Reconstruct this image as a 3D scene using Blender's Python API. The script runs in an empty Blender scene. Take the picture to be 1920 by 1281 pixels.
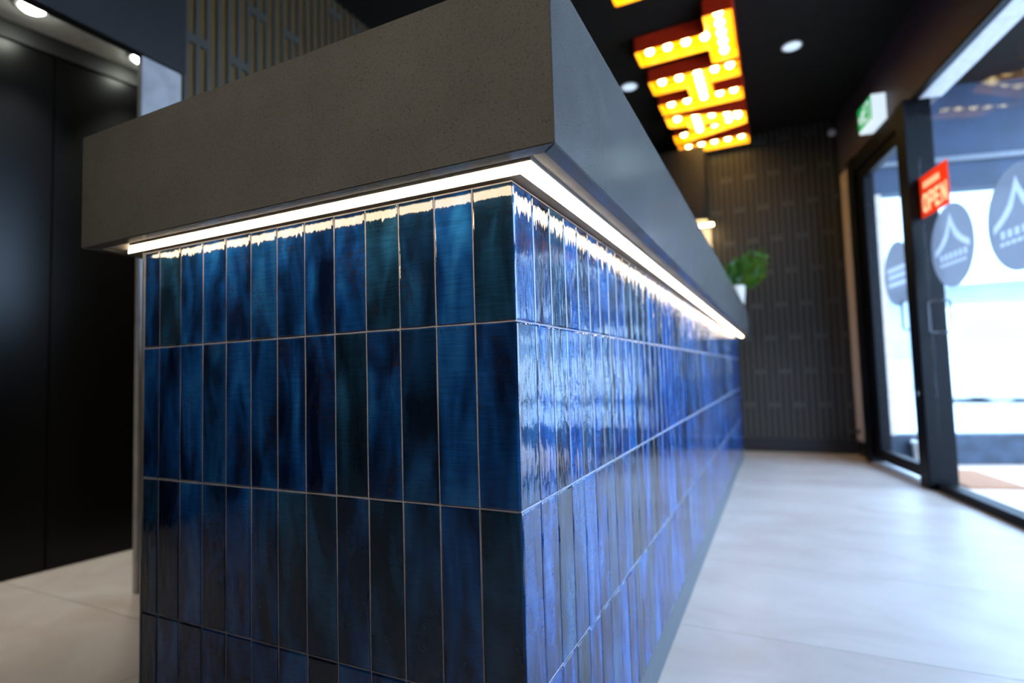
import bpy, bmesh, math, random
from mathutils import Matrix, Vector
random.seed(7)
SC = bpy.context.scene
COL = SC.collection

# ------------------------------------------------------------------ camera
cam_d = bpy.data.cameras.new('camera')
cam = bpy.data.objects.new('camera', cam_d)
COL.objects.link(cam)
RIGHT = (0.89924978585438, 0.4364433509993862, -0.029445271424771144)
FWD = (-0.4343253757261263, 0.8988437265744689, 0.05866364460277566)
UP = (0.052070055129710476, -0.03996444127156197, 0.9978434510446219)
CAM = (0.29568, -0.62700, 0.73769)
cam.matrix_world = Matrix(((RIGHT[0], UP[0], -FWD[0], CAM[0]),
                           (RIGHT[1], UP[1], -FWD[1], CAM[1]),
                           (RIGHT[2], UP[2], -FWD[2], CAM[2]),
                           (0, 0, 0, 1)))
cam_d.sensor_width = 36.0
cam_d.lens = 19.349
cam_d.clip_start = 0.02
cam_d.dof.use_dof = True
cam_d.dof.focus_distance = 0.76
cam_d.dof.aperture_fstop = 2.2
SC.camera = cam

# ------------------------------------------------------------------ sky, exposure
SC.view_settings.view_transform = 'Standard'
SC.view_settings.look = 'None'
SC.view_settings.exposure = 0.0
SC.view_settings.gamma = 1.0
SC.view_settings.use_curve_mapping = False
world = bpy.data.worlds.new('overcast_sky')
SC.world = world
world.use_nodes = True
bg = world.node_tree.nodes['Background']
bg.inputs['Color'].default_value = (0.46, 0.68, 1.0, 1)
bg.inputs['Strength'].default_value = 13.5
SC.cycles.max_bounces = 10
SC.cycles.diffuse_bounces = 5
SC.cycles.glossy_bounces = 5
SC.cycles.transparent_max_bounces = 16
SC.cycles.sample_clamp_indirect = 6.0
SC.cycles.use_denoising = True

# ------------------------------------------------------------------ materials
MATS = {}
def new_mat(name):
    m = bpy.data.materials.new(name)
    m.use_nodes = True
    MATS[name] = m
    nt = m.node_tree
    return m, nt, nt.nodes['Principled BSDF']
def node(nt, typ, **kw):
    n = nt.nodes.new(typ)
    for k, v in kw.items():
        setattr(n, k, v)
    return n
def noise_vec(nt, scale, rand=0.0):
    g = node(nt, 'ShaderNodeNewGeometry')
    out = g.outputs['Position']
    if rand:
        oi = node(nt, 'ShaderNodeObjectInfo')
        mul = node(nt, 'ShaderNodeMath', operation='MULTIPLY')
        mul.inputs[1].default_value = rand
        nt.links.new(oi.outputs['Random'], mul.inputs[0])
        add = node(nt, 'ShaderNodeVectorMath', operation='ADD')
        nt.links.new(out, add.inputs[0]); nt.links.new(mul.outputs[0], add.inputs[1])
        out = add.outputs[0]
    mp = node(nt, 'ShaderNodeVectorMath', operation='MULTIPLY')
    mp.inputs[1].default_value = scale
    nt.links.new(out, mp.inputs[0])
    return mp.outputs[0]
def noise(nt, scale, detail=3.0, rough=0.5, rand=0.0, dist=0.0):
    n = node(nt, 'ShaderNodeTexNoise')
    n.inputs['Scale'].default_value = 1.0
    n.inputs['Detail'].default_value = detail
    n.inputs['Roughness'].default_value = rough
    n.inputs['Distortion'].default_value = dist
    nt.links.new(noise_vec(nt, scale, rand), n.inputs['Vector'])
    return n.outputs['Fac']
def ramp(nt, fac, stops):
    r = node(nt, 'ShaderNodeValToRGB')
    e = r.color_ramp.elements
    while len(e) < len(stops):
        e.new(0.5)
    for el, (p, c) in zip(e, stops):
        el.position = p; el.color = (*c, 1)
    nt.links.new(fac, r.inputs['Fac'])
    return r.outputs['Color']
def mixc(nt, fac, a, b, mode='MIX'):
    m = node(nt, 'ShaderNodeMix', data_type='RGBA', blend_type=mode)
    if isinstance(fac, float): m.inputs[0].default_value = fac
    else: nt.links.new(fac, m.inputs[0])
    for sock, v in ((m.inputs[6], a), (m.inputs[7], b)):
        if isinstance(v, tuple): sock.default_value = (*v, 1)
        else: nt.links.new(v, sock)
    return m.outputs[2]
def bump(nt, bsdf, height, strength, dist):
    b = node(nt, 'ShaderNodeBump')
    b.inputs['Strength'].default_value = strength
    b.inputs['Distance'].default_value = dist
    nt.links.new(height, b.inputs['Height'])
    nt.links.new(b.outputs['Normal'], bsdf.inputs['Normal'])
    return b
def plain(name, col, rough=0.5, metal=0.0, var=0.12, scale=30.0, spec=0.5):
    m, nt, b = new_mat(name)
    f = noise(nt, (scale,) * 3, 4)
    lo = tuple(c * (1 - var) for c in col); hi = tuple(min(1, c * (1 + var)) for c in col)
    nt.links.new(ramp(nt, f, [(0.3, lo), (0.7, hi)]), b.inputs['Base Color'])
    b.inputs['Roughness'].default_value = rough
    b.inputs['Metallic'].default_value = metal
    b.inputs['Specular IOR Level'].default_value = spec
    return m
def emit(name, col, strength, base=(0.8, 0.8, 0.8)):
    m, nt, b = new_mat(name)
    b.inputs['Base Color'].default_value = (*base, 1)
    b.inputs['Emission Color'].default_value = (*col, 1)
    b.inputs['Emission Strength'].default_value = strength
    b.inputs['Roughness'].default_value = 0.4
    return m

# glazed counter tile
m, nt, b = new_mat('glazed_tile')
oi = node(nt, 'ShaderNodeObjectInfo')
cloud = noise(nt, (21, 21, 6.5), 2.5, 0.5, rand=37.0, dist=0.6)
sh = node(nt, 'ShaderNodeMath', operation='MULTIPLY_ADD')
sh.inputs[1].default_value = 0.16; sh.inputs[2].default_value = -0.08
nt.links.new(oi.outputs['Random'], sh.inputs[0])
ad = node(nt, 'ShaderNodeMath', operation='ADD')
nt.links.new(cloud, ad.inputs[0]); nt.links.new(sh.outputs[0], ad.inputs[1])
blue = ramp(nt, ad.outputs[0], [(0.30, (0.002, 0.006, 0.027)), (0.44, (0.004, 0.025, 0.105)),
                                (0.56, (0.006, 0.060, 0.245)), (0.72, (0.016, 0.130, 0.38))])
teal = ramp(nt, ad.outputs[0], [(0.32, (0.003, 0.009, 0.019)), (0.50, (0.006, 0.026, 0.062)), (0.74, (0.014, 0.080, 0.185))])
wn = node(nt, 'ShaderNodeTexWhiteNoise', noise_dimensions='1D')
nt.links.new(oi.outputs['Random'], wn.inputs['W'])
pick = ramp(nt, wn.outputs['Value'], [(0.45, (0, 0, 0)), (0.85, (1, 1, 1))])
col = mixc(nt, pick, blue, teal)
rust = noise(nt, (300, 300, 160), 5, 0.65, rand=11.0)
rustp = noise(nt, (16, 16, 9), 2, 0.5, rand=23.0)
rmul = node(nt, 'ShaderNodeMath', operation='MULTIPLY')
nt.links.new(ramp(nt, rust, [(0.52, (0, 0, 0)), (0.62, (1, 1, 1))]), rmul.inputs[0])
nt.links.new(ramp(nt, rustp, [(0.52, (0, 0, 0)), (0.66, (0.8, 0.8, 0.8))]), rmul.inputs[1])
col = mixc(nt, rmul.outputs[0], col, (0.030, 0.016, 0.010))
streak = ramp(nt, noise(nt, (26, 26, 420), 4, 0.65, rand=5.0), [(0.35, (0.80, 0.80, 0.80)), (0.65, (1.18, 1.18, 1.18))])
col = mixc(nt, 1.0, col, streak, 'MULTIPLY')
nt.links.new(col, b.inputs['Base Color'])
b.inputs['Roughness'].default_value = 0.05
b.inputs['IOR'].default_value = 1.72
h1 = noise(nt, (48, 48, 11), 2.0, 0.5, rand=53.0, dist=0.3)
h2 = noise(nt, (190, 190, 60), 3.0, 0.6, rand=71.0)
hm = node(nt, 'ShaderNodeMath', operation='MULTIPLY_ADD')
hm.inputs[1].default_value = 0.10
nt.links.new(h2, hm.inputs[0]); nt.links.new(h1, hm.inputs[2])
bump(nt, b, hm.outputs[0], 0.55, 0.0028)

m, nt, b = new_mat('grout')
nt.links.new(ramp(nt, noise(nt, (120, 120, 120), 5), [(0.3, (0.33, 0.32, 0.38)), (0.7, (0.46, 0.44, 0.50))]), b.inputs['Base Color'])
b.inputs['Roughness'].default_value = 0.75
bump(nt, b, noise(nt, (700, 700, 700), 3), 0.5, 0.0006)

# engineered stone
m, nt, b = new_mat('grey_stone')
base = ramp(nt, noise(nt, (7, 7, 7), 4), [(0.3, (0.108, 0.107, 0.103)), (0.7, (0.134, 0.132, 0.128))])
sp = ramp(nt, noise(nt, (620, 620, 620), 2, 0.6), [(0.30, (0.18, 0.18, 0.18)), (0.40, (1, 1, 1)), (0.68, (1, 1, 1)), (0.76, (1.5, 1.5, 1.5))])
nt.links.new(mixc(nt, 1.0, base, sp, 'MULTIPLY'), b.inputs['Base Color'])
b.inputs['Roughness'].default_value = 0.17
bump(nt, b, noise(nt, (400, 400, 400), 3), 0.06, 0.0004)

m, nt, b = new_mat('soffit_board')
nt.links.new(ramp(nt, noise(nt, (9, 9, 9), 5, 0.6), [(0.3, (0.10, 0.088, 0.085)), (0.7, (0.20, 0.185, 0.18))]), b.inputs['Base Color'])
b.inputs['Roughness'].default_value = 0.5

plain('kick_aluminium', (0.070, 0.080, 0.095), 0.45)
plain('edge_trim_metal', (0.62, 0.63, 0.62), 0.3, 0.8)
emit('led_diffuser', (1.0, 0.78, 0.50), 14.0)
plain('led_housing', (0.55, 0.52, 0.48), 0.35, 0.6)

# floor tile
m, nt, b = new_mat('floor_tile')
c1 = ramp(nt, noise(nt, (2.2, 3.6, 1), 6, 0.62, rand=9.0, dist=0.8), [(0.30, (0.43, 0.365, 0.325)), (0.52, (0.49, 0.435, 0.395)), (0.72, (0.55, 0.50, 0.46))])
nt.links.new(c1, b.inputs['Base Color'])
nt.links.new(ramp(nt, noise(nt, (14, 14, 14), 4), [(0.3, (0.34, 0.34, 0.34)), (0.7, (0.44, 0.44, 0.44))]), b.inputs['Roughness'])
bump(nt, b, noise(nt, (60, 60, 60), 4), 0.12, 0.001)
plain('floor_joint', (0.30, 0.29, 0.28), 0.8)

plain('ceiling_black', (0.014, 0.0125, 0.011), 0.8, spec=0.15)
plain('panel_face', (0.056, 0.054, 0.046), 0.45, scale=60)
plain('slot_warm_lit', (0.11, 0.056, 0.006), 0.6)  # ochre is warm light put into the slot backing colour
plain('slot_dark', (0.018, 0.015, 0.011), 0.6)  # same slot backing on the far wall, without the painted warm light
plain('skirting_black', (0.010, 0.010, 0.013), 0.4)
plain('plum_paint', (0.072, 0.054, 0.078), 0.6)
plain('pier_paint', (0.60, 0.50, 0.43), 0.6)
plain('black_gloss_panel', (0.003, 0.0034, 0.0036), 0.30, spec=0.22)
plain('charcoal_paint', (0.009, 0.009, 0.010), 0.55)
plain('corridor_ceiling_paint', (0.80, 0.80, 0.77), 0.7)
plain('column_render', (0.44, 0.42, 0.42), 0.6, scale=9, var=0.25)
plain('back_wall_paint', (0.10, 0.10, 0.10), 0.6)
plain('black_aluminium', (0.004, 0.0045, 0.006), 0.42, spec=0.10)
plain('handle_black', (0.02, 0.02, 0.025), 0.3)
plain('steel', (0.55, 0.56, 0.58), 0.25, 1.0)
plain('threshold_metal', (0.70, 0.72, 0.74), 0.35, 0.6)
plain('white_plastic', (0.80, 0.80, 0.80), 0.35)
plain('pot_glaze', (0.78, 0.74, 0.66), 0.35, var=0.05)
plain('soil', (0.03, 0.02, 0.012), 0.9)
plain('leaf_green', (0.032, 0.13, 0.010), 0.35, var=0.45, scale=22)
plain('stem_green', (0.09, 0.20, 0.03), 0.5)
plain('sign_red', (0.80, 0.045, 0.010), 0.4)
plain('sign_yellow', (0.95, 0.56, 0.004), 0.45, var=0.04)
emit('bulb_glow', (1.0, 0.82, 0.34), 17.0)
emit('downlight_cool', (0.60, 0.80, 1.0), 0.9)
emit('downlight_warm', (0.95, 1.0, 0.86), 45.0)
emit('cabinet_led', (1.0, 0.72, 0.30), 45.0)
emit('exit_white', (0.72, 0.88, 1.0), 0.95)
emit('exit_green', (0.0, 0.42, 0.10), 0.75, (0.0, 0.3, 0.08))
plain('pavement', (0.62, 0.46, 0.37), 0.7, scale=4)
plain('doormat', (0.34, 0.15, 0.07), 0.9)
plain('porch_blue', (0.010, 0.026, 0.062), 0.6, scale=3, var=0.35)
plain('porch_ceiling', (0.17, 0.26, 0.40), 0.6, scale=3, var=0.2)
plain('sill_render', (0.022, 0.036, 0.062), 0.7, scale=9, var=0.5)
plain('beam_white', (0.55, 0.58, 0.62), 0.5)
plain('trim_paint', (0.13, 0.15, 0.18), 0.5)
plain('asphalt', (0.34, 0.36, 0.38), 0.8, scale=2)
plain('facade_white', (0.42, 0.44, 0.45), 0.8, scale=0.8)
plain('facade_glass', (0.30, 0.36, 0.42), 0.2)
plain('car_white', (0.62, 0.62, 0.58), 0.25)
plain('car_window', (0.22, 0.28, 0.32), 0.1)
plain('car_trim', (0.05, 0.05, 0.06), 0.6)
plain('van_wheel', (0.30, 0.31, 0.32), 0.6)

def film(name, col, opaque):
    m = bpy.data.materials.new(name); m.use_nodes = True; MATS[name] = m
    nt = m.node_tree; nt.nodes.clear()
    o = node(nt, 'ShaderNodeOutputMaterial')
    tl = node(nt, 'ShaderNodeBsdfTranslucent'); tl.inputs['Color'].default_value = (*col, 1)
    df = node(nt, 'ShaderNodeBsdfDiffuse'); df.inputs['Color'].default_value = (*col, 1)
    a = node(nt, 'ShaderNodeMixShader'); a.inputs[0].default_value = 0.35
    nt.links.new(tl.outputs[0], a.inputs[1]); nt.links.new(df.outputs[0], a.inputs[2])
    tr = node(nt, 'ShaderNodeBsdfTransparent')
    mx = node(nt, 'ShaderNodeMixShader'); mx.inputs[0].default_value = opaque
    nt.links.new(tr.outputs[0], mx.inputs[1]); nt.links.new(a.outputs[0], mx.inputs[2])
    nt.links.new(mx.outputs[0], o.inputs[0])
film('decal_frost', (0.27, 0.29, 0.33), 0.84)
film('decal_white', (0.55, 0.58, 0.62), 0.85)
film('open_red', (0.85, 0.10, 0.02), 0.95)
film('open_cream', (0.95, 0.72, 0.42), 0.95)

m = bpy.data.materials.new('pane_glass'); m.use_nodes = True; MATS['pane_glass'] = m
nt = m.node_tree; nt.nodes.clear()
o = node(nt, 'ShaderNodeOutputMaterial')
tr = node(nt, 'ShaderNodeBsdfTransparent'); tr.inputs['Color'].default_value = (0.95, 0.97, 0.98, 1)
gl = node(nt, 'ShaderNodeBsdfGlossy'); gl.inputs['Roughness'].default_value = 0.01
lwt = node(nt, 'ShaderNodeLayerWeight'); lwt.inputs['Blend'].default_value = 0.5
pw = node(nt, 'ShaderNodeMath', operation='POWER'); pw.inputs[1].default_value = 4.0
nt.links.new(lwt.outputs['Facing'], pw.inputs[0])
fr = node(nt, 'ShaderNodeMath', operation='MULTIPLY_ADD'); fr.inputs[1].default_value = 0.10; fr.inputs[2].default_value = 0.006
nt.links.new(pw.outputs[0], fr.inputs[0])
mx = node(nt, 'ShaderNodeMixShader')
nt.links.new(fr.outputs[0], mx.inputs[0]); nt.links.new(tr.outputs[0], mx.inputs[1]); nt.links.new(gl.outputs[0], mx.inputs[2])
nt.links.new(mx.outputs[0], o.inputs[0])

# ------------------------------------------------------------------ helpers
ID = Matrix.Identity(4)
def add_box(bm, x0, x1, y0, y1, z0, z1, T=None, bevel=0.0):
    v = [bm.verts.new((x, y, z)) for x in (x0, x1) for y in (y0, y1) for z in (z0, z1)]
    fs = [(0, 1, 3, 2), (4, 6, 7, 5), (0, 4, 5, 1), (2, 3, 7, 6), (0, 2, 6, 4), (1, 5, 7, 3)]
    faces = [bm.faces.new([v[i] for i in f]) for f in fs]
    if bevel:
        es = list({e for f in faces for e in f.edges})
        r = bmesh.ops.bevel(bm, geom=es, offset=bevel, segments=2, affect='EDGES', profile=0.5)
        v = list({q for f in r['faces'] for q in f.verts} | {q for q in v if q.is_valid})
    if T:
        for q in v:
            q.co = Vector(T(*q.co))
def add_prism(bm, pts, z0, z1, T=None):
    a = [bm.verts.new((x, y, z0)) for x, y in pts]; c = [bm.verts.new((x, y, z1)) for x, y in pts]
    n = len(pts)
    bm.faces.new(a[::-1]); bm.faces.new(c)
    for i in range(n):
        j = (i + 1) % n
        bm.faces.new((a[i], a[j], c[j], c[i]))
    if T:
        for q in a + c: q.co = Vector(T(*q.co))
def add_lathe(bm, prof, seg=24, cx=0, cy=0, cz=0, cap0=True, cap1=True, T=None):
    rings = [[bm.verts.new((cx + r * math.cos(2 * math.pi * k / seg), cy + r * math.sin(2 * math.pi * k / seg), cz + z)) for k in range(seg)] for r, z in prof]
    for a, c in zip(rings, rings[1:]):
        for k in range(seg):
            j = (k + 1) % seg
            bm.faces.new((a[k], a[j], c[j], c[k]))
    if cap0: bm.faces.new(rings[0][::-1])
    if cap1: bm.faces.new(rings[-1])
    if T:
        for r in rings:
            for q in r: q.co = Vector(T(*q.co))
def add_tube(bm, path, rad, seg=10, T=None):
    pts = [Vector(T(*p)) if T else Vector(p) for p in path]
    rings = []
    for i, p in enumerate(pts):
        d = (pts[min(i + 1, len(pts) - 1)] - pts[max(i - 1, 0)]).normalized()
        u = d.orthogonal().normalized() if not rings else (pu - d * pu.dot(d)).normalized()
        pu = u; w = d.cross(u)
        r = rad[i] if isinstance(rad, (list, tuple)) else rad
        rings.append([bm.verts.new(p + (u * math.cos(2 * math.pi * k / seg) + w * math.sin(2 * math.pi * k / seg)) * r) for k in range(seg)])
    for a, c in zip(rings, rings[1:]):
        for k in range(seg):
            j = (k + 1) % seg
            bm.faces.new((a[k], a[j], c[j], c[k]))
    bm.faces.new(rings[0][::-1]); bm.faces.new(rings[-1])
def mesh_of(bm, name, smooth=False):
    bmesh.ops.recalc_face_normals(bm, faces=bm.faces)
    me = bpy.data.meshes.new(name)
    bm.to_mesh(me); bm.free()
    if smooth:
        for p in me.polygons: p.use_smooth = True
        me.set_sharp_from_angle(angle=math.radians(40))
    return me
def obj(name, bm, mat, parent=None, smooth=False):
    me = mesh_of(bm, name, smooth) if isinstance(bm, bmesh.types.BMesh) else bm
    o = bpy.data.objects.new(name, me)
    COL.objects.link(o)
    if mat and not me.materials: me.materials.append(MATS[mat])
    if parent: o.parent = parent
    return o
def box(name, mat, x0, x1, y0, y1, z0, z1, parent=None, T=None, bevel=0.0):
    bm = bmesh.new(); add_box(bm, x0, x1, y0, y1, z0, z1, T, bevel)
    return obj(name, bm, mat, parent)
def thing(name, label, cat, group=None, loc=(0, 0, 0)):
    o = bpy.data.objects.new(name, None); COL.objects.link(o); o.location = loc
    o.empty_display_size = 0.1
    return tag(o, label, cat, group)
def tag(o, label, cat, group=None):
    o['label'] = label; o['category'] = cat
    if group: o['group'] = group
    return o
def struct(o, label=None, cat=None):
    o['kind'] = 'structure'
    if label: o['label'] = label
    if cat: o['category'] = cat
    return o
def empty_struct(name, label, cat):
    o = bpy.data.objects.new(name, None); COL.objects.link(o)
    return struct(o, label, cat)

# slanted shopfront frame of reference: s runs towards the far wall, n outwards
TH = math.atan(0.19)
def W(s, n, z):
    return (1.075 - math.sin(TH) * s + math.cos(TH) * n, 3.45 + math.cos(TH) * s + math.sin(TH) * n, z)
CEIL = 2.82
FARY = 4.69

# ================================================================== structure
# floor of large tiles
fb = bmesh.new()
add_prism(fb, [(-3.4, -3.75), (1.075 + 0.19 * 7.2 + 0.10, -3.75), (1.075 - 0.19 * 1.45 + 0.10, 4.9), (-3.4, 4.9)], -0.06, -0.003)
fl = obj('floor', fb, 'floor_joint')
struct(fl, 'pale grey floor of large stone look tiles', 'floor')
def wall_x(y):
    return 1.075 - 0.19 * (y - 3.45)
ti = 0
ys = [1.0527 + 0.6 * k for k in range(-8, 7)]
for y0 in ys:
    for x0 in (-3.63, -2.425, -1.22, -0.015, 1.19):
        xa, xb, ya, yb = x0 + 0.001, x0 + 1.204, max(y0 + 0.001, -3.65), min(y0 + 0.599, FARY + 0.05)
        if xb < -3.3: continue
        xa = max(xa, -3.35)
        ra, rb = wall_x(ya) + 0.08, wall_x(yb) + 0.08      # clip to the shopfront line
        if yb <= ya or xa >= max(ra, rb) - 0.02: continue
        bm = bmesh.new()
        add_prism(bm, [(xa, ya), (min(xb, ra), ya), (min(xb, rb), yb), (xa, yb)] if xa < min(ra, rb) else [(xa, ya), (min(xb, ra), ya), (xa, ya + (ra - xa) / 0.19)], -0.012, 0.0)
        obj('floor_tile', bm, 'floor_tile', fl)

ce = box('ceiling', 'ceiling_black', -3.4, 2.7, -3.75, 4.9, CEIL, CEIL + 0.06)
struct(ce, 'flat black painted ceiling', 'ceiling')

# slotted wall panelling: full height slats over a backing, bridges closing the slots in pairs
PITCH, LAND = 0.049, 0.019
def slotted(parent, n, T, z0, z1, vis0=0, start=0):
    me_s = None
    slat = bmesh.new(); add_box(slat, -LAND / 2, LAND / 2, 0, 0.010, z0, z1)
    me_s = mesh_of(slat, 'slat'); me_s.materials.append(MATS['panel_face'])
    br = bmesh.new(); add_box(br, -(PITCH - LAND) / 2, (PITCH - LAND) / 2, 0, 0.010, -0.020, 0.020)
    me_b = mesh_of(br, 'bridge'); me_b.materials.append(MATS['panel_face'])
    nb_, extra = 0, bmesh.new()
    for i in range(n):
        o = obj('slat', me_s, None, parent); o.matrix_world = T(i * PITCH, 0)
        pair = (i // 2) % 2
        k = 0
        while True:
            zz = 0.40 + 0.585 * k + (0.29 if pair else 0.0)
            if zz > z1 - 0.03: break
            if zz > z0 + 0.03:
                if nb_ < 300:
                    o = obj('bridge', me_b, None, parent); o.matrix_world = T(i * PITCH + PITCH / 2, zz); nb_ += 1
                else:
                    n0 = len(extra.verts); extra.from_mesh(me_b); extra.verts.ensure_lookup_table()
                    M = T(i * PITCH + PITCH / 2, zz)
                    for v in extra.verts[n0:]: v.co = M @ v.co
            k += 1
    if len(extra.verts):
        o = obj('bridge_field', extra, 'panel_face', parent); o['kind'] = 'stuff'
    else: extra.free()
# far wall
fw = box('wall_far', 'slot_dark', -1.95, 1.0, FARY + 0.010, FARY + 0.12, 0, CEIL)
struct(fw, 'dark far wall with slotted vertical panelling', 'wall')
slotted(fw, 21, lambda a, z: Matrix.Translation((-0.20 + a, FARY, z)), 0.11, CEIL)
bb = box('baseboard_far', 'skirting_black', -1.8, 0.86, FARY - 0.014, FARY + 0.01, 0, 0.115)
struct(bb, 'black skirting along the slotted far wall', 'baseboard')
# slotted left wall beyond the counter
SLX = -1.80
lw = box('wall_left', 'slot_warm_lit', SLX - 0.12, SLX - 0.010, 0.731, FARY, 0, CEIL)
struct(lw, 'slotted panel wall behind the counter, warm light coloured into the slots', 'wall')
slotted(lw, 80, lambda a, z: Matrix.Translation((SLX, 0.755 + a, z)) @ Matrix.Rotation(math.pi / 2, 4, 'Z'), 0.0, CEIL)
# column at its end
pl = box('wall_column', 'column_render', SLX - 0.012, SLX + 0.015, 0.575, 0.727, 0, 1.967, bevel=0.004)
struct(pl, 'pale grey rendered column at the end of the slotted wall', 'column')
hd = box('trim_1', 'charcoal_paint', SLX - 0.015, SLX + 0.03, -3.5, 0.735, 1.968, CEIL)
struct(hd, 'dark bulkhead beam over the corridor opening', 'beam')
# corridor: black panel wall, cornice, pale ceiling
lp = [(-2.93, -3.5), (-2.417, 0.40), (-2.41, 0.578), (-2.34, 0.90), (-2.11, 2.0)]
cw = bmesh.new()
add_prism(cw, [(-2.95, -3.5), (-2.46, 0.40), (-2.38, 0.92), (-2.15, 2.0), (-2.30, 2.0), (-2.6, 0.4), (-3.05, -3.5)], 0, CEIL)
cw = struct(obj('wall_corridor', cw, 'charcoal_paint'), 'black panelled corridor wall at the left', 'wall')
def cw_x(y):
    return -2.42 + 0.133 * (y - 0.45)
for ya, yb in ((-3.4, -2.2), (-2.195, -1.0), (-0.995, 0.576), (0.582, 2.0)):
    bm = bmesh.new()
    add_prism(bm, [(cw_x(ya), ya), (cw_x(yb), yb), (cw_x(yb) - 0.1, yb), (cw_x(ya) - 0.1, ya)], 0.004, 2.14)
    obj('wall_panel', bm, 'black_gloss_panel', cw)
bm = bmesh.new()
add_prism(bm, [(cw_x(-3.4) + 0.012, -3.4), (cw_x(2.0) + 0.012, 2.0), (cw_x(2.0) - 0.1, 2.0), (cw_x(-3.4) - 0.1, -3.4)], 2.14, 2.215)
struct(obj('trim_2', bm, 'charcoal_paint'), 'dark cornice strip along the black corridor wall', 'cornice')
bm = bmesh.new()
add_prism(bm, [(-2.96, -3.5), (SLX - 0.016, -3.5), (SLX - 0.016, 0.735), (SLX - 0.13, 0.735), (SLX - 0.13, 2.0), (-2.2, 2.0)], 2.2155, 2.26)
struct(obj('ceiling_corridor', bm, 'corridor_ceiling_paint'), 'pale lowered ceiling strip of the corridor', 'ceiling')
struct(box('wall_corridor_end', 'charcoal_paint', -2.5, SLX - 0.13, 2.0, 2.1, 0, CEIL), 'dark end wall of the corridor', 'wall')
# wall behind the camera
struct(box('wall_back', 'back_wall_paint', -3.2, 2.75, -3.7, -3.45, 0, CEIL), 'dark wall behind the viewer', 'wall')

# ------------------------------------------------------------------ right wall with the shopfront
rw = empty_struct('wall_right', 'dark plum wall over and beside the glazed shopfront', 'wall')
box('header', 'plum_paint', -7.2, 1.262, 0.0, 0.16, 2.32, CEIL, rw, W)
box('pier', 'pier_paint', 0.90, 1.262, 0.0, 0.16, 0.0, 2.32, rw, W)
struct(box('baseboard_right', 'skirting_black', 0.905, 1.25, -0.014, 0.0, 0, 0.115, None, W), 'black skirting at the foot of the beige pier', 'baseboard')
box('near_blocking_wall', 'plum_paint', -7.2, -3.452, 0.0, 0.16, 0.0, 2.32, rw, W)  # unseen wall added to cut daylight reaching the counter front
box('reveal_trim', 'pier_paint', -3.45, 0.90, -0.006, 0.03, 2.306, 2.322, rw, W)

dr = empty_struct('door_1', 'black framed glass door leaf beside the beige pier', 'door')
box('jamb', 'black_aluminium', 0.78, 0.90, -0.06, 0.08, 0.0, 2.305, dr, W, 0.003)
box('head', 'black_aluminium', -0.15, 0.78, -0.05, 0.08, 2.19, 2.305, dr, W, 0.003)
box('stile', 'black_aluminium', 0.66, 0.775, -0.03, 0.025, 0.04, 2.185, dr, W, 0.003)
box('stile', 'black_aluminium', -0.02, 0.045, -0.03, 0.025, 0.04, 2.185, dr, W, 0.003)
box('rail', 'black_aluminium', 0.045, 0.66, -0.03, 0.025, 0.04, 0.115, dr, W, 0.003)
box('rail', 'black_aluminium', 0.045, 0.66, -0.03, 0.025, 2.11, 2.185, dr, W, 0.003)
box('pane', 'pane_glass', 0.045, 0.66, -0.004, 0.004, 0.115, 2.11, dr, W)
box('threshold', 'threshold_metal', -0.02, 0.78, -0.06, 0.09, 0.0, 0.012, dr, W)
def d_handle(parent, s, z0, z1):
    for sg in (-1, 1):
        bm = bmesh.new()
        add_tube(bm, [(s, sg * 0.004, z0), (s, sg * 0.045, z0), (s, sg * 0.055, z0 + 0.01), (s, sg * 0.055, z1 - 0.01), (s, sg * 0.045, z1), (s, sg * 0.004, z1)], 0.006, 8, W)
        obj('handle', bm, 'handle_black', parent, True)
d_handle(dr, 0.085, 0.94, 1.12)
# mullion and second leaf, further glazing bays towards the viewer
mu = box('trim_3', 'black_aluminium', -0.15, -0.022, -0.065, 0.08, 0.0, 2.305, None, W, 0.003)
struct(mu, 'thick black post between the two glass doors', 'mullion')
lk = bmesh.new(); add_lathe(lk, [(0.016, 0), (0.016, 0.006), (0.010, 0.010)], 16, T=lambda x, y, z: W(-0.085 + x, -0.065 - z, 0.55 + y))
obj('lock', lk, 'steel', mu, True)
def bay(name, label, cat, s0, s1, handle=False):
    d = empty_struct(name, label, cat)
    box('sill', 'black_aluminium', s0, s1, -0.035, 0.04, 0.0, 0.045, d, W, 0.003)
    box('head', 'black_aluminium', s0, s1, -0.030, 0.012, 2.288, 2.306, d, W, 0.002)
    box('pane', 'pane_glass', s0, s1, -0.005, 0.005, 0.045, 2.288, d, W)
    if handle: d_handle(d, -0.255, 0.90, 1.08)
    return d
bay('door_2', 'wide clear glass door leaf with two round decals', 'door', -1.60, -0.152, True)
s0 = -1.60
for k in range(1):
    struct(box('trim_%d' % (4 + k), 'black_aluminium', s0 - 0.06, s0 - 0.001, -0.05, 0.06, 0.0, 2.305, None, W, 0.003), 'slim black mullion of the shopfront nearer the viewer', 'mullion')
    bay('window_%d' % (k + 1), 'tall clear shopfront window pane nearer the viewer', 'window', s0 - 1.85, s0 - 0.061)
    s0 -= 1.85

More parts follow.
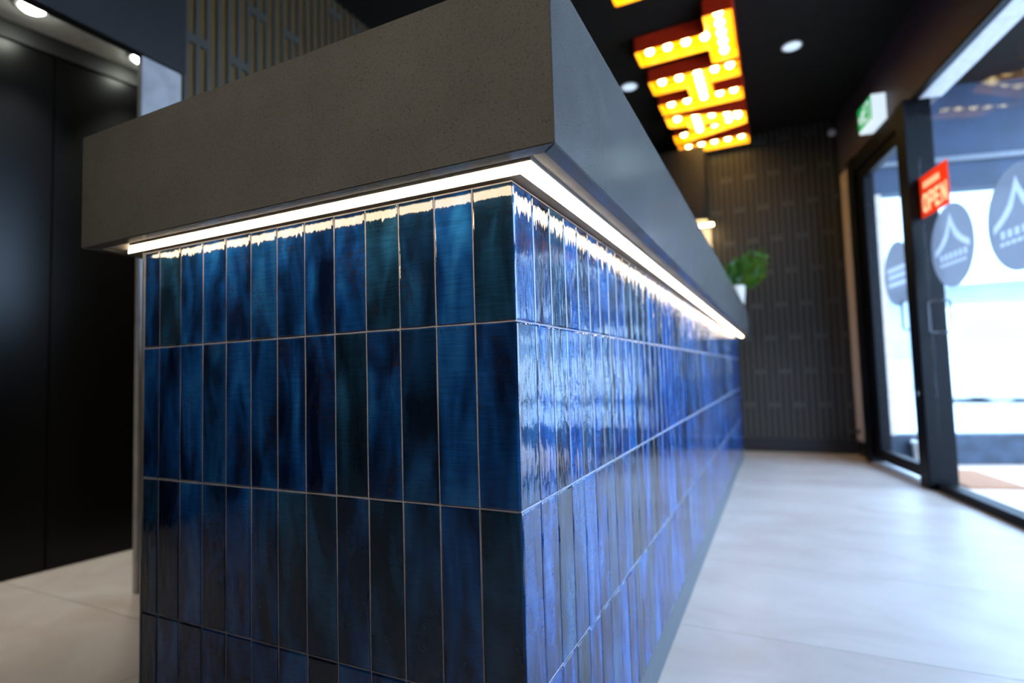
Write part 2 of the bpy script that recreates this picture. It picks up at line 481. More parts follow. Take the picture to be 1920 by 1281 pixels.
# ================================================================== porch and street outside
pv = struct(box('ground_pavement', 'pavement', -0.2, 6.5, -6.5, 5.2, -0.10, -0.02, None, lambda x, y, z: W(y - 3.45, x + 0.32, z)), 'pale concrete pavement outside the glass doors', 'pavement')
SD = Vector((0.9645, 0.2641, 0.0)); SN = Vector((-0.2641, 0.9645, 0.0)); SA = Vector((1.347, 4.426, 0.0))
def S(a, n, z):
    p = SA + SD * a + SN * n
    return (p.x, p.y, z)
scn = empty_struct('wall_porch', 'blue shaded porch wall with a wide opening to the street', 'wall')
box('sill_wall', 'sill_render', -0.44, 1.75, 0.0, 0.14, -0.02, 0.195, scn, S)
box('lintel_wall', 'porch_blue', -0.44, 1.75, 0.0, 0.14, 2.03, 2.95, scn, S)
box('opening_trim', 'trim_paint', -0.40, 1.75, -0.035, 0.0, 2.225, 2.262, scn, S)
box('end_pier', 'porch_blue', 1.75, 1.95, 0.0, 0.14, -0.02, 2.95, scn, S)
pc = empty_struct('ceiling_porch', 'grey blue panelled porch ceiling', 'ceiling')
for k in range(7):
    for j in range(2):
        sa = 1.15 - k * 0.62
        bm = bmesh.new()
        add_box(bm, sa - 0.612, sa, 0.18 + j * 0.56, 0.18 + j * 0.56 + 0.55, 2.95, 2.99, W)
        obj('ceiling_panel', bm, 'porch_ceiling', pc)
be = box('porch_beam', 'beam_white', -3.44, -0.155, 0.016, 0.135, 2.292, 2.319, None, W, 0.003)
tag(be, 'white painted beam running along outside above the glass doors', 'beam')
mt = box('doormat', 'doormat', 0.02, 0.62, 0.20, 0.50, -0.02, -0.008, None, W, 0.003)
tag(mt, 'tan doormat on the pavement outside the glass', 'doormat')
bk = thing('bucket', 'small white bucket on the ground outside, by the low porch wall', 'bucket', None, (1.20, 4.31, -0.02))
cu = bmesh.new()
add_lathe(cu, [(0.046, 0.0), (0.048, 0.004), (0.062, 0.165), (0.066, 0.167), (0.066, 0.178), (0.060, 0.178), (0.050, 0.02)], 24)
obj('pail', cu, 'white_plastic', bk, True)
cu = bmesh.new()
add_tube(cu, [(0.066 * math.cos(a_), 0.0, 0.172 + 0.05 * math.sin(a_)) for a_ in [math.pi * k / 10 for k in range(11)]], 0.003, 6)
obj('bail', cu, 'steel', bk, True)
# street
st = struct(box('ground_street', 'asphalt', -25, 40, 4.9, 45, -0.16, -0.11), 'pale road beyond the porch', 'road')
fc = thing('shop_building', 'pale building across the street beyond the porch opening', 'building')
def F(x, y, z): return (x, y, z)
box('wall', 'facade_white', -6, 26, 22.0, 24, -0.1, 9.0, fc)
box('awning', 'beam_white', -2, 18, 20.6, 22.0, 3.1, 3.3, fc)
for k in range(7):
    w = box('window', 'facade_glass', 0.5 + k * 2.4, 2.4 + k * 2.4, 21.95, 22.05, 0.9, 2.8, fc)
# parked van seen through the opening
cr = thing('parked_van', 'white parked van faintly seen through the porch opening', 'van', None, (5.6, 14.0, -0.11))
def van_part(name, mat, pts, y0, y1, bev=0.0):
    bm = bmesh.new()
    a = [bm.verts.new((x, y0, z)) for x, z in pts]; c = [bm.verts.new((x, y1, z)) for x, z in pts]
    bm.faces.new(a); bm.faces.new(c[::-1])
    for i in range(len(pts)):
        j = (i + 1) % len(pts); bm.faces.new((a[j], a[i], c[i], c[j]))
    if bev: bmesh.ops.bevel(bm, geom=bm.edges[:], offset=bev, segments=2, affect='EDGES')
    o = obj(name, bm, mat, cr, True); return o
body = van_part('body', 'car_white', [(-2.3, 0.12), (2.35, 0.12), (2.4, 0.95), (1.55, 1.12), (0.95, 1.85), (-2.2, 1.95), (-2.35, 1.2)], -0.9, 0.9, 0.06)
for x0, x1 in ((-2.0, -0.75), (-0.65, 0.25)):
    van_part('side_window', 'car_window', [(x0, 1.2), (x1, 1.2), (x1, 1.72), (x0, 1.74)], -0.915, -0.89)
van_part('side_window', 'car_window', [(0.35, 1.2), (1.3, 1.2), (0.9, 1.72), (0.35, 1.72)], -0.915, -0.89)
for x in (-1.45, 1.5):
    for y in (-0.82, 0.62):
        bm = bmesh.new()
        add_lathe(bm, [(0.20, 0), (0.33, 0.02), (0.33, 0.18), (0.20, 0.20)], 20, T=lambda a, b_, c, x=x, y=y: (x + a, y + c, 0.33 + b_))
        obj('wheel', bm, 'van_wheel', cr, True)
van_part('headlamp', 'beam_white', [(2.28, 0.72), (2.405, 0.72), (2.40, 0.88), (2.28, 0.9)], -0.91, -0.5)

# ================================================================== counter
TW, THH = 0.06073, 0.24
G = 0.0028                       # joint width
ZT, ZG, ZB = 0.9870, 0.8053, 0.0853
LEN = 4.27
XL = -0.7765
ct = thing('reception_counter', 'long reception counter clad in upright glazed blue tiles', 'counter')
box('carcass', 'grout', XL + 0.001, -0.0024, 0.0024, LEN - 0.0005, 0.002, ZT, ct)
box('kickboard', 'kick_aluminium', XL + 0.002, -0.0010, 0.0010, LEN, 0.0, ZB - 0.002, ct)
box('edge_trim', 'edge_trim_metal', XL - 0.003, XL + 0.0005, -0.0008, 0.012, 0.0, ZT, ct)
def tile_mesh(w, h, seed):
    """a pillow-edged slab: front face lies at z=0 towards -y, local x across, z up"""
    rnd = random.Random(seed)
    bm = bmesh.new()
    nx, nz = 3, 5
    e = 0.0022
    xs = [-w / 2, -w / 2 + e, 0, w / 2 - e, w / 2]
    zs = [-h / 2, -h / 2 + e, -h / 6, h / 6, h / 2 - e, h / 2]
    grid = []
    for i, z in enumerate(zs):
        row = []
        for j, x in enumerate(xs):
            edge = (i in (0, len(zs) - 1)) or (j in (0, len(xs) - 1))
            wob = rnd.uniform(-1, 1) * 0.00006
            d = 0.0011 if edge else 0.0
            jx = (rnd.uniform(-1, 1) * 0.0004 if j in (0, len(xs) - 1) else 0)
            jz = (rnd.uniform(-1, 1) * 0.0004 if i in (0, len(zs) - 1) else 0)
            row.append(bm.verts.new((x + jx, d + wob * (0.5 if edge else 1), z + jz)))
        grid.append(row)
    for i in range(len(zs) - 1):
        for j in range(len(xs) - 1):
            bm.faces.new((grid[i][j], grid[i][j + 1], grid[i + 1][j + 1], grid[i + 1][j]))
    # short skirt into the joint
    loop = [grid[0][j] for j in range(len(xs))] + [grid[i][-1] for i in range(1, len(zs))] + \
           [grid[-1][j] for j in range(len(xs) - 2, -1, -1)] + [grid[i][0] for i in range(len(zs) - 2, 0, -1)]
    back = [bm.verts.new((v.co.x, 0.006, v.co.z)) for v in loop]
    n = len(loop)
    for i in range(n):
        j = (i + 1) % n
        bm.faces.new((loop[j], loop[i], back[i], back[j]))
    me = mesh_of(bm, 'tile', False)
    me.materials.append(MATS['glazed_tile'])
    return me
meshes = {}
def get_tile(w, h, v):
    k = (round(w, 4), round(h, 4), v)
    if k not in meshes: meshes[k] = tile_mesh(w, h, hash(k) % 9999)
    return meshes[k]
ROWS = [(ZG, ZT - 0.001), (ZG - THH, ZG), (ZG - 2 * THH, ZG - THH), (ZB, ZG - 2 * THH)]
placed = 0
rest = []
def put_tile(T, u0, u1, z0, z1, as_part):
    w, h = u1 - u0 - G, z1 - z0 - G
    me = get_tile(w, h, random.randrange(4))
    rx, rz = random.gauss(0, 0.0016), random.gauss(0, 0.0030)
    M = T @ Matrix.Translation(((u0 + u1) / 2, random.uniform(-0.0003, 0.0003), (z0 + z1) / 2)) @ Matrix.Rotation(rz, 4, 'Z') @ Matrix.Rotation(rx, 4, 'X')
    if as_part:
        o = obj('tile', me, None, ct); o.matrix_world = M
    else:
        rest.append((me, M))
T_END = Matrix.Identity(4)                                   # local x = world x, front towards -y
T_SIDE = Matrix.Rotation(math.pi / 2, 4, 'Z')                # local x -> +y, front (-y) -> +x
for z0, z1 in ROWS:
    u = -0.0005
    while u > XL + 0.01:
        a = max(u - TW, XL + 0.0015)
        put_tile(T_END, a, u, z0, z1, True); placed += 1
        u = a
ncol = int(LEN / TW)
for k in range(ncol + 1):
    a, c = 0.0005 + k * TW, min(0.0005 + (k + 1) * TW, LEN)
    if c - a < 0.01: continue
    for z0, z1 in ROWS:
        part = placed < 300
        placed += part
        put_tile(T_SIDE, a, c, z0, z1, part)
bm = bmesh.new()
for me, M in rest:
    n0 = len(bm.verts)
    bm.from_mesh(me)
    bm.verts.ensure_lookup_table()
    for v in bm.verts[n0:]: v.co = M @ v.co
far = obj('tile_field', bm, 'glazed_tile', ct, False)
far['kind'] = 'stuff'

# stone top: slab with deep mitred aprons, soffit board and LED channel beneath
FX, FY, FL = 0.0889, -0.0778, -0.832
ZS, ZTOP, FEND = 0.9874, 1.1935, 4.285
TK = 0.0215
tp = thing('countertop', 'thick grey speckled stone countertop with deep aprons', 'countertop')
def mitred(name, pts_o, pts_i, z0, z1):
    bm = bmesh.new()
    add_prism(bm, [pts_o[0], pts_o[1], pts_i[1], pts_i[0]], z0, z1)
    bmesh.ops.recalc_face_normals(bm, faces=bm.faces)
    bmesh.ops.bevel(bm, geom=bm.edges[:], offset=0.0012, segments=2, affect='EDGES')
    return obj(name, bm, 'grey_stone', tp, True)
mitred('apron', [(FL, FY), (FX, FY)], [(FL + TK, FY + TK), (FX - TK, FY + TK)], ZS, ZTOP)
mitred('apron', [(FX, FY), (FX, FEND)], [(FX - TK, FY + TK), (FX - TK, FEND)], ZS, ZTOP)
mitred('apron', [(FL, FEND), (FL, FY)], [(FL + TK, FEND), (FL + TK, FY + TK)], ZS, ZTOP)
box('slab', 'grey_stone', FL + TK, FX - TK, FY + TK, FEND, ZTOP - 0.020, ZTOP - 0.0003, tp)
box('soffit_board', 'soffit_board', FL + TK, FX - TK, FY + TK, FEND, ZS + 0.0030, ZS + 0.016, tp)
# LED channel follows the two visible sides
def led(name, mat, o0, o1, z0, z1, parent):
    bm = bmesh.new()
    add_prism(bm, [(XL - 0.012 + (0.044 - o1) * -0.0, -o0), (-0.740 - (0.0465 - o1) * 2.0, -o1), (o1, -o1), (o0, -o0)], z0, z1)
    add_prism(bm, [(o0, -o0), (o1, -o1), (o1, LEN - 0.02), (o0, LEN - 0.02)], z0, z1)
    return obj(name, bm, mat, parent)
pr = led('led_channel', 'led_housing', 0.0185, 0.0465, ZS - 0.0005, ZS + 0.003, tp)
led('diffuser', 'led_diffuser', 0.0215, 0.0435, ZS - 0.0042, ZS - 0.0005, pr)

# ================================================================== marquee letters hanging face down
def rescale(p):
    k = 1.0102
    return (0.2957 + (p[0] - 0.2957) * k, -0.627 + (p[1] + 0.627) * k)
def inset(poly, d):
    n = len(poly); out = []
    area = sum(poly[i][0] * poly[(i + 1) % n][1] - poly[(i + 1) % n][0] * poly[i][1] for i in range(n))
    sg = 1 if area > 0 else -1
    for i in range(n):
        p0, p1, p2 = Vector(poly[i - 1]), Vector(poly[i]), Vector(poly[(i + 1) % n])
        d1, d2 = (p1 - p0).normalized(), (p2 - p1).normalized()
        n1, n2 = Vector((-d1.y, d1.x)) * sg, Vector((-d2.y, d2.x)) * sg
        b_ = (n1 + n2); b_ /= max(0.3, (1 + n1.dot(n2)))
        out.append(tuple(p1 + b_ * d))
    return out
def rounded(poly, r):
    n = len(poly); out = []
    for i in range(n):
        p0, p1, p2 = Vector(poly[i - 1]), Vector(poly[i]), Vector(poly[(i + 1) % n])
        a = p1 + (p0 - p1).normalized() * r; c = p1 + (p2 - p1).normalized() * r
        for t in (0, 0.33, 0.67, 1):
            out.append(tuple(a * (1 - t) ** 2 + p1 * 2 * t * (1 - t) + c * t * t))
    return out
ZR, ZK = 2.72, CEIL - 0.004
def strip(bm, poly, z0, z1):
    a = [bm.verts.new((*p, z0)) for p in poly]; c = [bm.verts.new((*p, z1)) for p in poly]
    for i in range(len(poly)):
        j = (i + 1) % len(poly); bm.faces.new((a[i], a[j], c[j], c[i]))
def letter(label, outline, bulbs, hole=None):
    outline = [rescale(p) for p in outline]
    t = thing('marquee_letter', label, 'letter sign', 'marquee letters under the ceiling')
    loops = [outline] + ([[rescale(p) for p in hole]] if hole else [])
    cas, tray, plate = bmesh.new(), bmesh.new(), bmesh.new()
    es = []
    for k, lp_ in enumerate(loops):
        ro = rounded(lp_, 0.016 if k == 0 else 0.006)
        ri = inset(ro, 0.005 if k == 0 else -0.005)
        strip(cas, ro, ZR, ZK)
        for i in range(len(ro)):                               # rim
            j = (i + 1) % len(ro)
            cas.faces.new([cas.verts.new((*q, ZR)) for q in (ro[i], ro[j], ri[j], ri[i])])
        strip(tray, ri, ZR, ZK - 0.034)
        vs = [plate.verts.new((*p, ZK - 0.034)) for p in ri]
        es += [plate.edges.new((vs[i], vs[(i + 1) % len(vs)])) for i in range(len(vs))]
    bmesh.ops.triangle_fill(plate, edges=es, use_beauty=True)
    obj('casing', cas, 'sign_red', t)
    obj('tray', tray, 'sign_yellow', t)
    obj('back_plate', plate, 'sign_yellow', t)
    bb_ = bmesh.new()
    prof = [(0.010, 0.0), (0.012, -0.006), (0.021, -0.013), (0.0235, -0.022), (0.018, -0.034), (0.006, -0.041)]
    add_lathe(bb_, [(r * 1.12, z * 1.1) for r, z in prof], 12)
    me = mesh_of(bb_, 'bulb', True); me.materials.append(MATS['bulb_glow'])
    for p in bulbs:
        x, y = rescale(p)
        o = obj('bulb', me, None, t); o.location = (x, y, ZK - 0.0345)
    return t
B, Tp = -0.415, 0.170
letter('yellow marquee letter T with red sides and glowing bulbs',
       [(B, 2.70), (0.005, 2.70), (0.005, 2.53), (Tp, 2.53), (Tp, 3.065), (0.005, 3.065), (0.005, 2.89), (B, 2.89)],
       [(-0.335, 2.795), (-0.225, 2.795), (-0.115, 2.795), (-0.005, 2.795)] + [(0.088, 2.60 + 0.1 * k) for k in range(5)])
letter('yellow marquee letter H with red sides and glowing bulbs',
       [(B, 3.10), (Tp, 3.10), (Tp, 3.31), (-0.017, 3.31), (-0.017, 3.465), (Tp, 3.465), (Tp, 3.665), (B, 3.665), (B, 3.465), (-0.185, 3.465), (-0.185, 3.31), (B, 3.31)],
       [(x, y) for y in (3.205, 3.565) for x in (-0.335, -0.22, -0.10, 0.01, 0.105)] + [(-0.10, 3.295), (-0.10, 3.385), (-0.10, 3.475)])
def lerp(a, c, t): return a + (c - a) * t
letter('yellow marquee letter A with red sides and glowing bulbs',
       [(B, 3.69), (Tp, 3.885), (Tp, 4.105), (B, 4.305), (B, 4.09), (-0.265, 4.045), (-0.265, 3.95), (B, 3.905)],
       [(-0.335, lerp(3.82, 4.0, 0.14)), (-0.20, 3.865), (-0.08, 3.90), (0.03, 3.935), (0.105, 3.975), (0.105, 4.02),
        (-0.335, 4.175), (-0.20, 4.135), (-0.08, 4.095), (0.03, 4.06), (-0.20, 3.94), (-0.20, 4.02), (-0.20, 4.075)],
       hole=[(-0.135, 3.965), (0.02, 3.997), (-0.135, 4.03)])
letter('yellow marquee letter I, farthest of the row, with glowing bulbs',
       [(B, 4.34), (Tp, 4.34), (Tp, 4.552), (B, 4.552)], [(-0.335 + 0.11 * k, 4.45) for k in range(5)])
letter('yellow marquee letter cut off at the top edge of the picture',
       [(B + 0.012, 2.015), (Tp, 2.015), (Tp, 2.225), (B + 0.012, 2.225)], [(-0.335 + 0.11 * k, 2.12) for k in range(5)])

# ================================================================== ceiling fittings
def downlight(name, label, x, y, z, r, mat, group, watts=0.0, tint=(1, 1, 1), angle=110):
    t = thing(name, label, 'downlight', group, (x, y, z))
    bm = bmesh.new(); add_lathe(bm, [(r, 0.0), (r + 0.010, -0.002), (r + 0.010, -0.005), (r, -0.006)], 28, cap0=False, cap1=False)
    obj('trim_ring', bm, 'white_plastic', t, True)
    bm = bmesh.new(); add_lathe(bm, [(r, -0.001), (r * 0.94, -0.008), (r * 0.75, -0.014), (r * 0.4, -0.017)], 28)
    obj('lens', bm, mat, t, True)
    if watts:
        ld = bpy.data.lights.new('downlight_beam', 'SPOT')
        ld.energy = watts; ld.color = tint; ld.spot_size = math.radians(angle); ld.spot_blend = 0.7; ld.shadow_soft_size = r
        lo = bpy.data.objects.new('beam', ld); COL.objects.link(lo); lo.parent = t; lo.location = (0, 0, -0.02)
downlight('downlight', 'round pale blue downlight right of the marquee letters', 0.478, 3.32, CEIL, 0.052, 'downlight_cool', 'ceiling downlights')
downlight('downlight', 'round pale blue downlight just above the stone edge, left of the letters', -0.588, 3.31, CEIL, 0.052, 'downlight_cool', 'ceiling downlights')
downlight('downlight', 'bright white downlight in the corridor ceiling beside the column', -2.235, 0.835, 2.2155, 0.040, 'downlight_warm', 'corridor downlights', 46, (1.0, 0.97, 0.88), 76)
downlight('downlight', 'bright white downlight in the corridor ceiling at the top left corner', -2.245, 0.43, 2.2155, 0.040, 'downlight_warm', 'corridor downlights', 46, (1.0, 0.97, 0.88), 76)
for yy, wh in ((0.02, 'third from the column'),):
    downlight('downlight', 'white downlight in the corridor ceiling, ' + wh, -2.29, yy, 2.2155, 0.040, 'downlight_warm', 'corridor downlights', 46, (1.0, 0.97, 0.88), 76)
# added fill spot, unseen behind the viewer, brightens the stone apron
sp_p, sp_t = Vector((0.55, -2.75, 2.60)), Vector((-0.16, -0.08, 1.38))
sq = (sp_t - sp_p).to_track_quat('-Z', 'Y')
ts = thing('added_fill_spot', 'added fill spotlight out of view behind the viewer', 'spotlight', None, (sp_p.x, sp_p.y, CEIL))
bm = bmesh.new(); add_lathe(bm, [(0.05, 0.0), (0.05, -0.02), (0.012, -0.024), (0.012, -0.18)], 20)
obj('mount', bm, 'black_aluminium', ts, True)
Mq = sq.to_matrix().to_4x4()
rel = sp_p - Vector((sp_p.x, sp_p.y, CEIL))
bm = bmesh.new(); add_lathe(bm, [(0.030, 0.12), (0.042, 0.10), (0.045, -0.03), (0.041, -0.03), (0.040, -0.015)], 20, cap1=False, T=lambda x, y, z: Mq @ Vector((x, y, z)) + rel)
obj('can', bm, 'black_aluminium', ts, True)
bm = bmesh.new(); add_lathe(bm, [(0.040, -0.012), (0.039, -0.016), (0.02, -0.018)], 20, T=lambda x, y, z: Mq @ Vector((x, y, z)) + rel)
obj('lens', bm, 'downlight_warm', ts, True)
ld = bpy.data.lights.new('fill_spot_beam', 'SPOT'); ld.energy = 230; ld.color = (1.0, 0.87, 0.68)
ld.spot_size = math.radians(34); ld.spot_blend = 0.9; ld.shadow_soft_size = 0.04
lo = bpy.data.objects.new('beam', ld); COL.objects.link(lo); lo.parent = ts
lo.matrix_local = Matrix.Translation(rel + Mq.to_3x3() @ Vector((0, 0, -0.035))) @ Mq
sn = thing('motion_sensor', 'small grey round sensor high in the far corner', 'sensor', None, (0.80, FARY - 0.0005, 2.70))
bm = bmesh.new(); add_lathe(bm, [(0.030, 0.0), (0.030, 0.012), (0.026, 0.016)], 20, T=lambda x, y, z: (x, -z, y))
obj('base', bm, 'white_plastic', sn, True)
bm = bmesh.new(); add_lathe(bm, [(0.022, 0.016), (0.020, 0.028), (0.010, 0.036)], 20, T=lambda x, y, z: (x, -z, y))
obj('lens', bm, 'white_plastic', sn, True)

# overhead cabinet with light strip at the far end
cb = thing('overhead_cabinet', 'black overhead cabinet at the far wall beside the slotted panels', 'cabinet', None, (0, 0, 0))
box('body', 'skirting_black', -1.76, -0.205, 4.38, FARY - 0.013, 2.035, 2.69, cb, None, 0.002)
for k in range(3):
    d = box('door', 'skirting_black', -1.755 + 0.517 * k, -1.242 + 0.517 * k, 4.362, 4.379, 2.04, 2.685, cb, None, 0.002)
ls = thing('led_bar', 'short warm light bar glowing under the black overhead cabinet', 'light bar')
box('housing', 'led_housing', -0.95, -0.165, 4.50, 4.545, 2.022, 2.0345, ls)
box('diffuser', 'cabinet_led', -0.945, -0.170, 4.502, 4.543, 2.010, 2.0218, ls)
tag(box('splashback', 'pier_paint', -1.75, -0.206, FARY - 0.012, FARY - 0.0005, 0.9, 2.03), 'beige lit splashback under the glowing light bar', 'splashback')

# exit sign on the header wall
ex = thing('exit_sign', 'lit green exit sign box on the wall over the door', 'exit sign')
box('housing', 'exit_white', 0.245, 0.500, -0.088, -0.0005, 2.362, 2.54, ex, W, 0.006)
fp = box('face', 'exit_green', 0.252, 0.494, -0.0905, -0.0878, 2.378, 2.534, ex, W)
def ex_plate(pts):
    bm = bmesh.new()
    a = [bm.verts.new(W(0.494 - x, -0.0918, 2.378 + z)) for x, z in pts]; c = [bm.verts.new(W(0.494 - x, -0.0904, 2.378 + z)) for x, z in pts]
    bm.faces.new(a); bm.faces.new(c[::-1])
    for i in range(len(pts)):
        j = (i + 1) % len(pts); bm.faces.new((a[i], a[j], c[j], c[i]))
    return obj('pictogram', bm, 'exit_white', fp)
ex_plate([(0.135, 0.015), (0.205, 0.015), (0.205, 0.142), (0.135, 0.142), (0.135, 0.132), (0.195, 0.132), (0.195, 0.025), (0.135, 0.025)])
ex_plate([(0.122 + 0.011 * math.cos(a * math.pi / 5), 0.125 + 0.011 * math.sin(a * math.pi / 5)) for a in range(10)])
ex_plate([(0.075, 0.108), (0.098, 0.114), (0.128, 0.098), (0.150, 0.104), (0.150, 0.094), (0.126, 0.086), (0.116, 0.092), (0.106, 0.066), (0.128, 0.048), (0.124, 0.018), (0.112, 0.018), (0.114, 0.042), (0.092, 0.056), (0.080, 0.034), (0.048, 0.030), (0.048, 0.041), (0.073, 0.044), (0.090, 0.078), (0.096, 0.100), (0.082, 0.098), (0.066, 0.080), (0.058, 0.086)])
ex_plate([(0.012, 0.075), (0.034, 0.105), (0.034, 0.085), (0.052, 0.085), (0.052, 0.065), (0.034, 0.065), (0.034, 0.045)])

# ================================================================== decals and notice on the glass
def disc_pts(cs, cz, r, n=40): return [(cs + r * math.cos(2 * math.pi * k / n), cz + r * math.sin(2 * math.pi * k / n)) for k in range(n)]
def glass_plate(name, pts, n0, n1, mat, parent):
    bm = bmesh.new()
    a = [bm.verts.new(W(s, n0, z)) for s, z in pts]; c = [bm.verts.new(W(s, n1, z)) for s, z in pts]
    bm.faces.new(a); bm.faces.new(c[::-1])
    for i in range(len(pts)):
        j = (i + 1) % len(pts); bm.faces.new((a[i], a[j], c[j], c[i]))
    return obj(name, bm, mat, parent)
def stroke(pts, w):
    up = []; dn = []
    for i, p in enumerate(pts):
        d = (Vector(pts[min(i + 1, len(pts) - 1)]) - Vector(pts[max(i - 1, 0)])).normalized()
        q = Vector((-d.y, d.x)) * w / 2
        up.append(tuple(Vector(p) + q)); dn.append(tuple(Vector(p) - q))
    return up + dn[::-1]
def holed_plate(name, outer, holes, n0, n1, mat, parent):
    bm = bmesh.new(); es = []
    for lp_ in [outer] + holes:
        vs = [bm.verts.new(W(p[0], n0, p[1])) for p in lp_]
        es += [bm.edges.new((vs[i], vs[(i + 1) % len(vs)])) for i in range(len(vs))]
    fs = [f for f in bmesh.ops.triangle_fill(bm, edges=es, use_beauty=True)['geom'] if isinstance(f, bmesh.types.BMFace)]
    r = bmesh.ops.extrude_face_region(bm, geom=fs)
    d = Vector(W(0, n1, 0)) - Vector(W(0, n0, 0))
    for v in r['geom']:
        if isinstance(v, bmesh.types.BMVert): v.co += d
    return obj(name, bm, mat, parent)
def decal(label, cs, cz, r, kind, nf):
    t = thing('window_decal', label, 'decal', 'round frosted decals on the doors')
    holes = []
    if kind == 'roof':
        up = [(-0.80, -0.02), (-0.52, 0.12), (-0.30, 0.30), (-0.14, 0.52)]
        dn = [(-0.14, 0.22), (-0.30, 0.08), (-0.54, -0.06), (-0.80, -0.17)]
        ch = up + [(0.0, 0.80)] + [(-x, z) for x, z in up[::-1]] + [(-x, z) for x, z in dn[::-1]] + [(0.0, 0.50)] + dn
        holes.append(('roof_stroke', [(cs + x * r, cz + z * r) for x, z in ch]))
        for z, h, xs in ((-0.24, 0.075, (-0.66, -0.44, -0.22, 0.0, 0.22, 0.44)), (-0.42, 0.04, (-0.60, -0.42, -0.24, -0.06, 0.12, 0.30, 0.48))):
            for x in xs:
                holes.append(('lettering', [(cs + (x + q) * r, cz + (z + w_) * r) for q, w_ in ((0, -h), (0.14, -h), (0.14, h), (0, h))]))
    else:
        for z, hw in ((0.16, 0.74), (-0.06, 0.66), (-0.30, 0.70)):
            holes.append(('lettering', [(cs + q * hw * r, cz + (z + w_) * r) for q, w_ in ((-1, -0.07), (1, -0.07), (1, 0.07), (-1, 0.07))]))
    holed_plate('disc', disc_pts(cs, cz, r), [h[1] for h in holes], nf - 0.0012, nf, 'decal_frost', t)
    for nm, pts in holes:
        glass_plate(nm, pts, nf - 0.0012, nf, 'decal_white', t)
decal('round frosted decal with roof emblem, beside the red notice', -0.452, 1.352, 0.222, 'roof', -0.0052)
decal('round frosted decal with roof emblem, cut by the right picture edge', -1.02, 1.352, 0.232, 'roof', -0.0052)
decal('round frosted decal with three bars of lettering on the far door leaf', 0.255, 1.318, 0.212, 'bars', -0.0042)
op = thing('open_notice', 'orange red notice reading OPEN stuck on the glass', 'notice')
NS0, NZ0, NW, NH = -0.150, 1.575, 0.325, 0.240
def nb(pts): return [(NS0 - x * NW, NZ0 + z * NH) for x, z in pts]
N_A, N_B = -0.0090, -0.0055
holes, fills, islands = [], [], []
L0, L1, LW = 0.10, 0.56, 0.195
def blk(k, pts): return nb([(0.08 + 0.222 * k + x * LW, L0 + z * (L1 - L0)) for x, z in pts])
O_out = [(0.2, 0), (0.8, 0), (1, 0.2), (1, 0.8), (0.8, 1), (0.2, 1), (0, 0.8), (0, 0.2)]
O_in = [(0.38, 0.22), (0.62, 0.22), (0.70, 0.32), (0.70, 0.68), (0.62, 0.78), (0.38, 0.78), (0.30, 0.68), (0.30, 0.32)]
P_out = [(0, 0), (0.3, 0), (0.3, 0.36), (0.8, 0.36), (1, 0.5), (1, 0.86), (0.8, 1), (0, 1)]
P_in = [(0.3, 0.56), (0.64, 0.56), (0.70, 0.62), (0.70, 0.76), (0.64, 0.81), (0.3, 0.81)]
E_out = [(0, 0), (0.9, 0), (0.9, 0.2), (0.3, 0.2), (0.3, 0.41), (0.82, 0.41), (0.82, 0.60), (0.3, 0.60), (0.3, 0.80), (0.9, 0.80), (0.9, 1), (0, 1)]
N_out = [(0, 0), (0.28, 0), (0.28, 0.58), (0.72, 0), (1, 0), (1, 1), (0.72, 1), (0.72, 0.42), (0.28, 1), (0, 1)]
for k, (lo_, li_) in enumerate(((O_out, O_in), (P_out, P_in), (E_out, None), (N_out, None))):
    holes.append(blk(k, lo_))
    holed_plate('lettering', blk(k, lo_), [blk(k, li_)] if li_ else [], N_A, N_B, 'open_cream', op)
    if li_: glass_plate('counter_shape', blk(k, li_), N_A, N_B, 'open_red', op)
for k in range(6):
    q = nb([(0.14 + 0.10 * k, 0.68), (0.215 + 0.10 * k, 0.68), (0.215 + 0.10 * k, 0.84), (0.14 + 0.10 * k, 0.84)])
    holes.append(q); glass_plate('small_lettering', q, N_A, N_B, 'open_cream', op)
holed_plate('board', nb([(0, 0), (1, 0), (1, 1), (0, 1)]), holes, N_A, N_B, 'open_red', op)

# door stop near the pier foot
ds = thing('door_stop', 'small dark door stop on the beige pier above the skirting', 'door stop')
bm = bmesh.new(); add_lathe(bm, [(0.022, 0.0), (0.022, 0.008), (0.010, 0.012), (0.010, 0.05), (0.016, 0.052), (0.016, 0.068), (0.010, 0.072)], 14, T=lambda x, y, z: W(1.19 + x, -z, 0.19 + y))
obj('stem', bm, 'car_trim', ds, True)

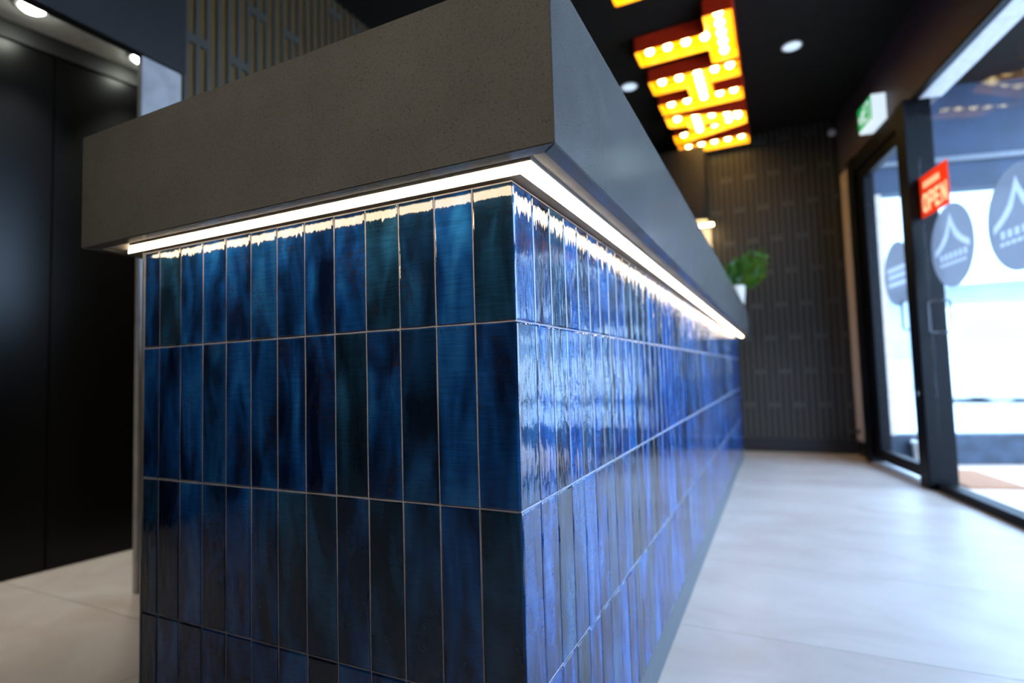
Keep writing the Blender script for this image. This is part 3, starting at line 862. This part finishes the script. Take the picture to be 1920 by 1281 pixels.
# ================================================================== potted plant on the far end of the counter
pt = thing('potted_plant', 'leafy green plant in a white tapered pot on the far counter end', 'plant', None, (0.012, 4.12, ZTOP))
bm = bmesh.new()
add_lathe(bm, [(0.048, 0.0), (0.052, 0.004), (0.070, 0.13), (0.076, 0.185), (0.074, 0.192), (0.068, 0.190), (0.066, 0.165)], 28, cap1=False)
obj('pot', bm, 'pot_glaze', pt, True)
bm = bmesh.new(); add_lathe(bm, [(0.067, 0.160), (0.060, 0.168), (0.030, 0.172)], 20)
obj('soil', bm, 'soil', pt, True)
rnd = random.Random(3)
def leaf(bm, p, d, up, L, wd):
    d = d.normalized(); side = d.cross(up).normalized(); nrm = side.cross(d)
    prof = [0.0, 0.55, 1.0, 0.92, 0.6, 0.0]
    rows = []
    for i, w_ in enumerate(prof):
        t = i / (len(prof) - 1)
        c = p + d * L * t - Vector((0, 0, 1)) * (0.22 * L * t * t)
        if w_ == 0: rows.append([bm.verts.new(c)])
        else: rows.append([bm.verts.new(c + side * wd * w_ * q + nrm * (0.25 * wd * abs(q))) for q in (-1, 0, 1)])
    for a, c in zip(rows, rows[1:]):
        if len(a) == 1:
            bm.faces.new((a[0], c[0], c[1])); bm.faces.new((a[0], c[1], c[2]))
        elif len(c) == 1:
            bm.faces.new((a[0], a[1], c[0])); bm.faces.new((a[1], a[2], c[0]))
        else:
            for q in range(2): bm.faces.new((a[q], a[q + 1], c[q + 1], c[q]))
dirs = [(0.55, -0.05, 0.95, 0.40), (0.75, 0.1, 0.95, 0.36), (0.35, -0.15, 1.0, 0.34), (0.05, -0.2, 1.0, 0.26), (-0.25, -0.1, 1.0, 0.22), (0.5, -0.3, 0.8, 0.28), (-0.45, 0.05, 0.8, 0.19), (0.15, 0.25, 1.0, 0.28), (0.8, -0.15, 0.6, 0.24)]
for k, (dx, dy, dz, L) in enumerate(dirs):
    d = Vector((dx, dy, dz)).normalized()
    p0 = Vector((dx * 0.03, dy * 0.03, 0.165))
    path = [p0 + d * L * t + Vector((0, 0, -0.10 * L * t * t)) for t in (0, 0.25, 0.5, 0.75, 1.0)]
    bm = bmesh.new(); add_tube(bm, [tuple(q) for q in path], [0.0055, 0.005, 0.004, 0.003, 0.002], 6)
    stm = obj('stem', bm, 'stem_green', pt, True)
    me_l = None
    for i in range(7):
        t = 0.22 + 0.115 * i
        c = p0 + d * L * t + Vector((0, 0, -0.10 * L * t * t))
        for sg in ((-1, 1) if i < 6 else (0,)):
            sd = d.cross(Vector((0.2, 1, 0.1))).normalized()
            dd = d * 0.7 + sd * sg * 0.9 + Vector((rnd.uniform(-.2, .2), rnd.uniform(-.35, .35), rnd.uniform(-.1, .2)))
            bm = bmesh.new(); leaf(bm, c, dd, Vector((0.1, -1, 0.35)), 0.075 * (1.1 - 0.35 * t), 0.019)
            lf = obj('leaf', bm, 'leaf_green', stm, True)
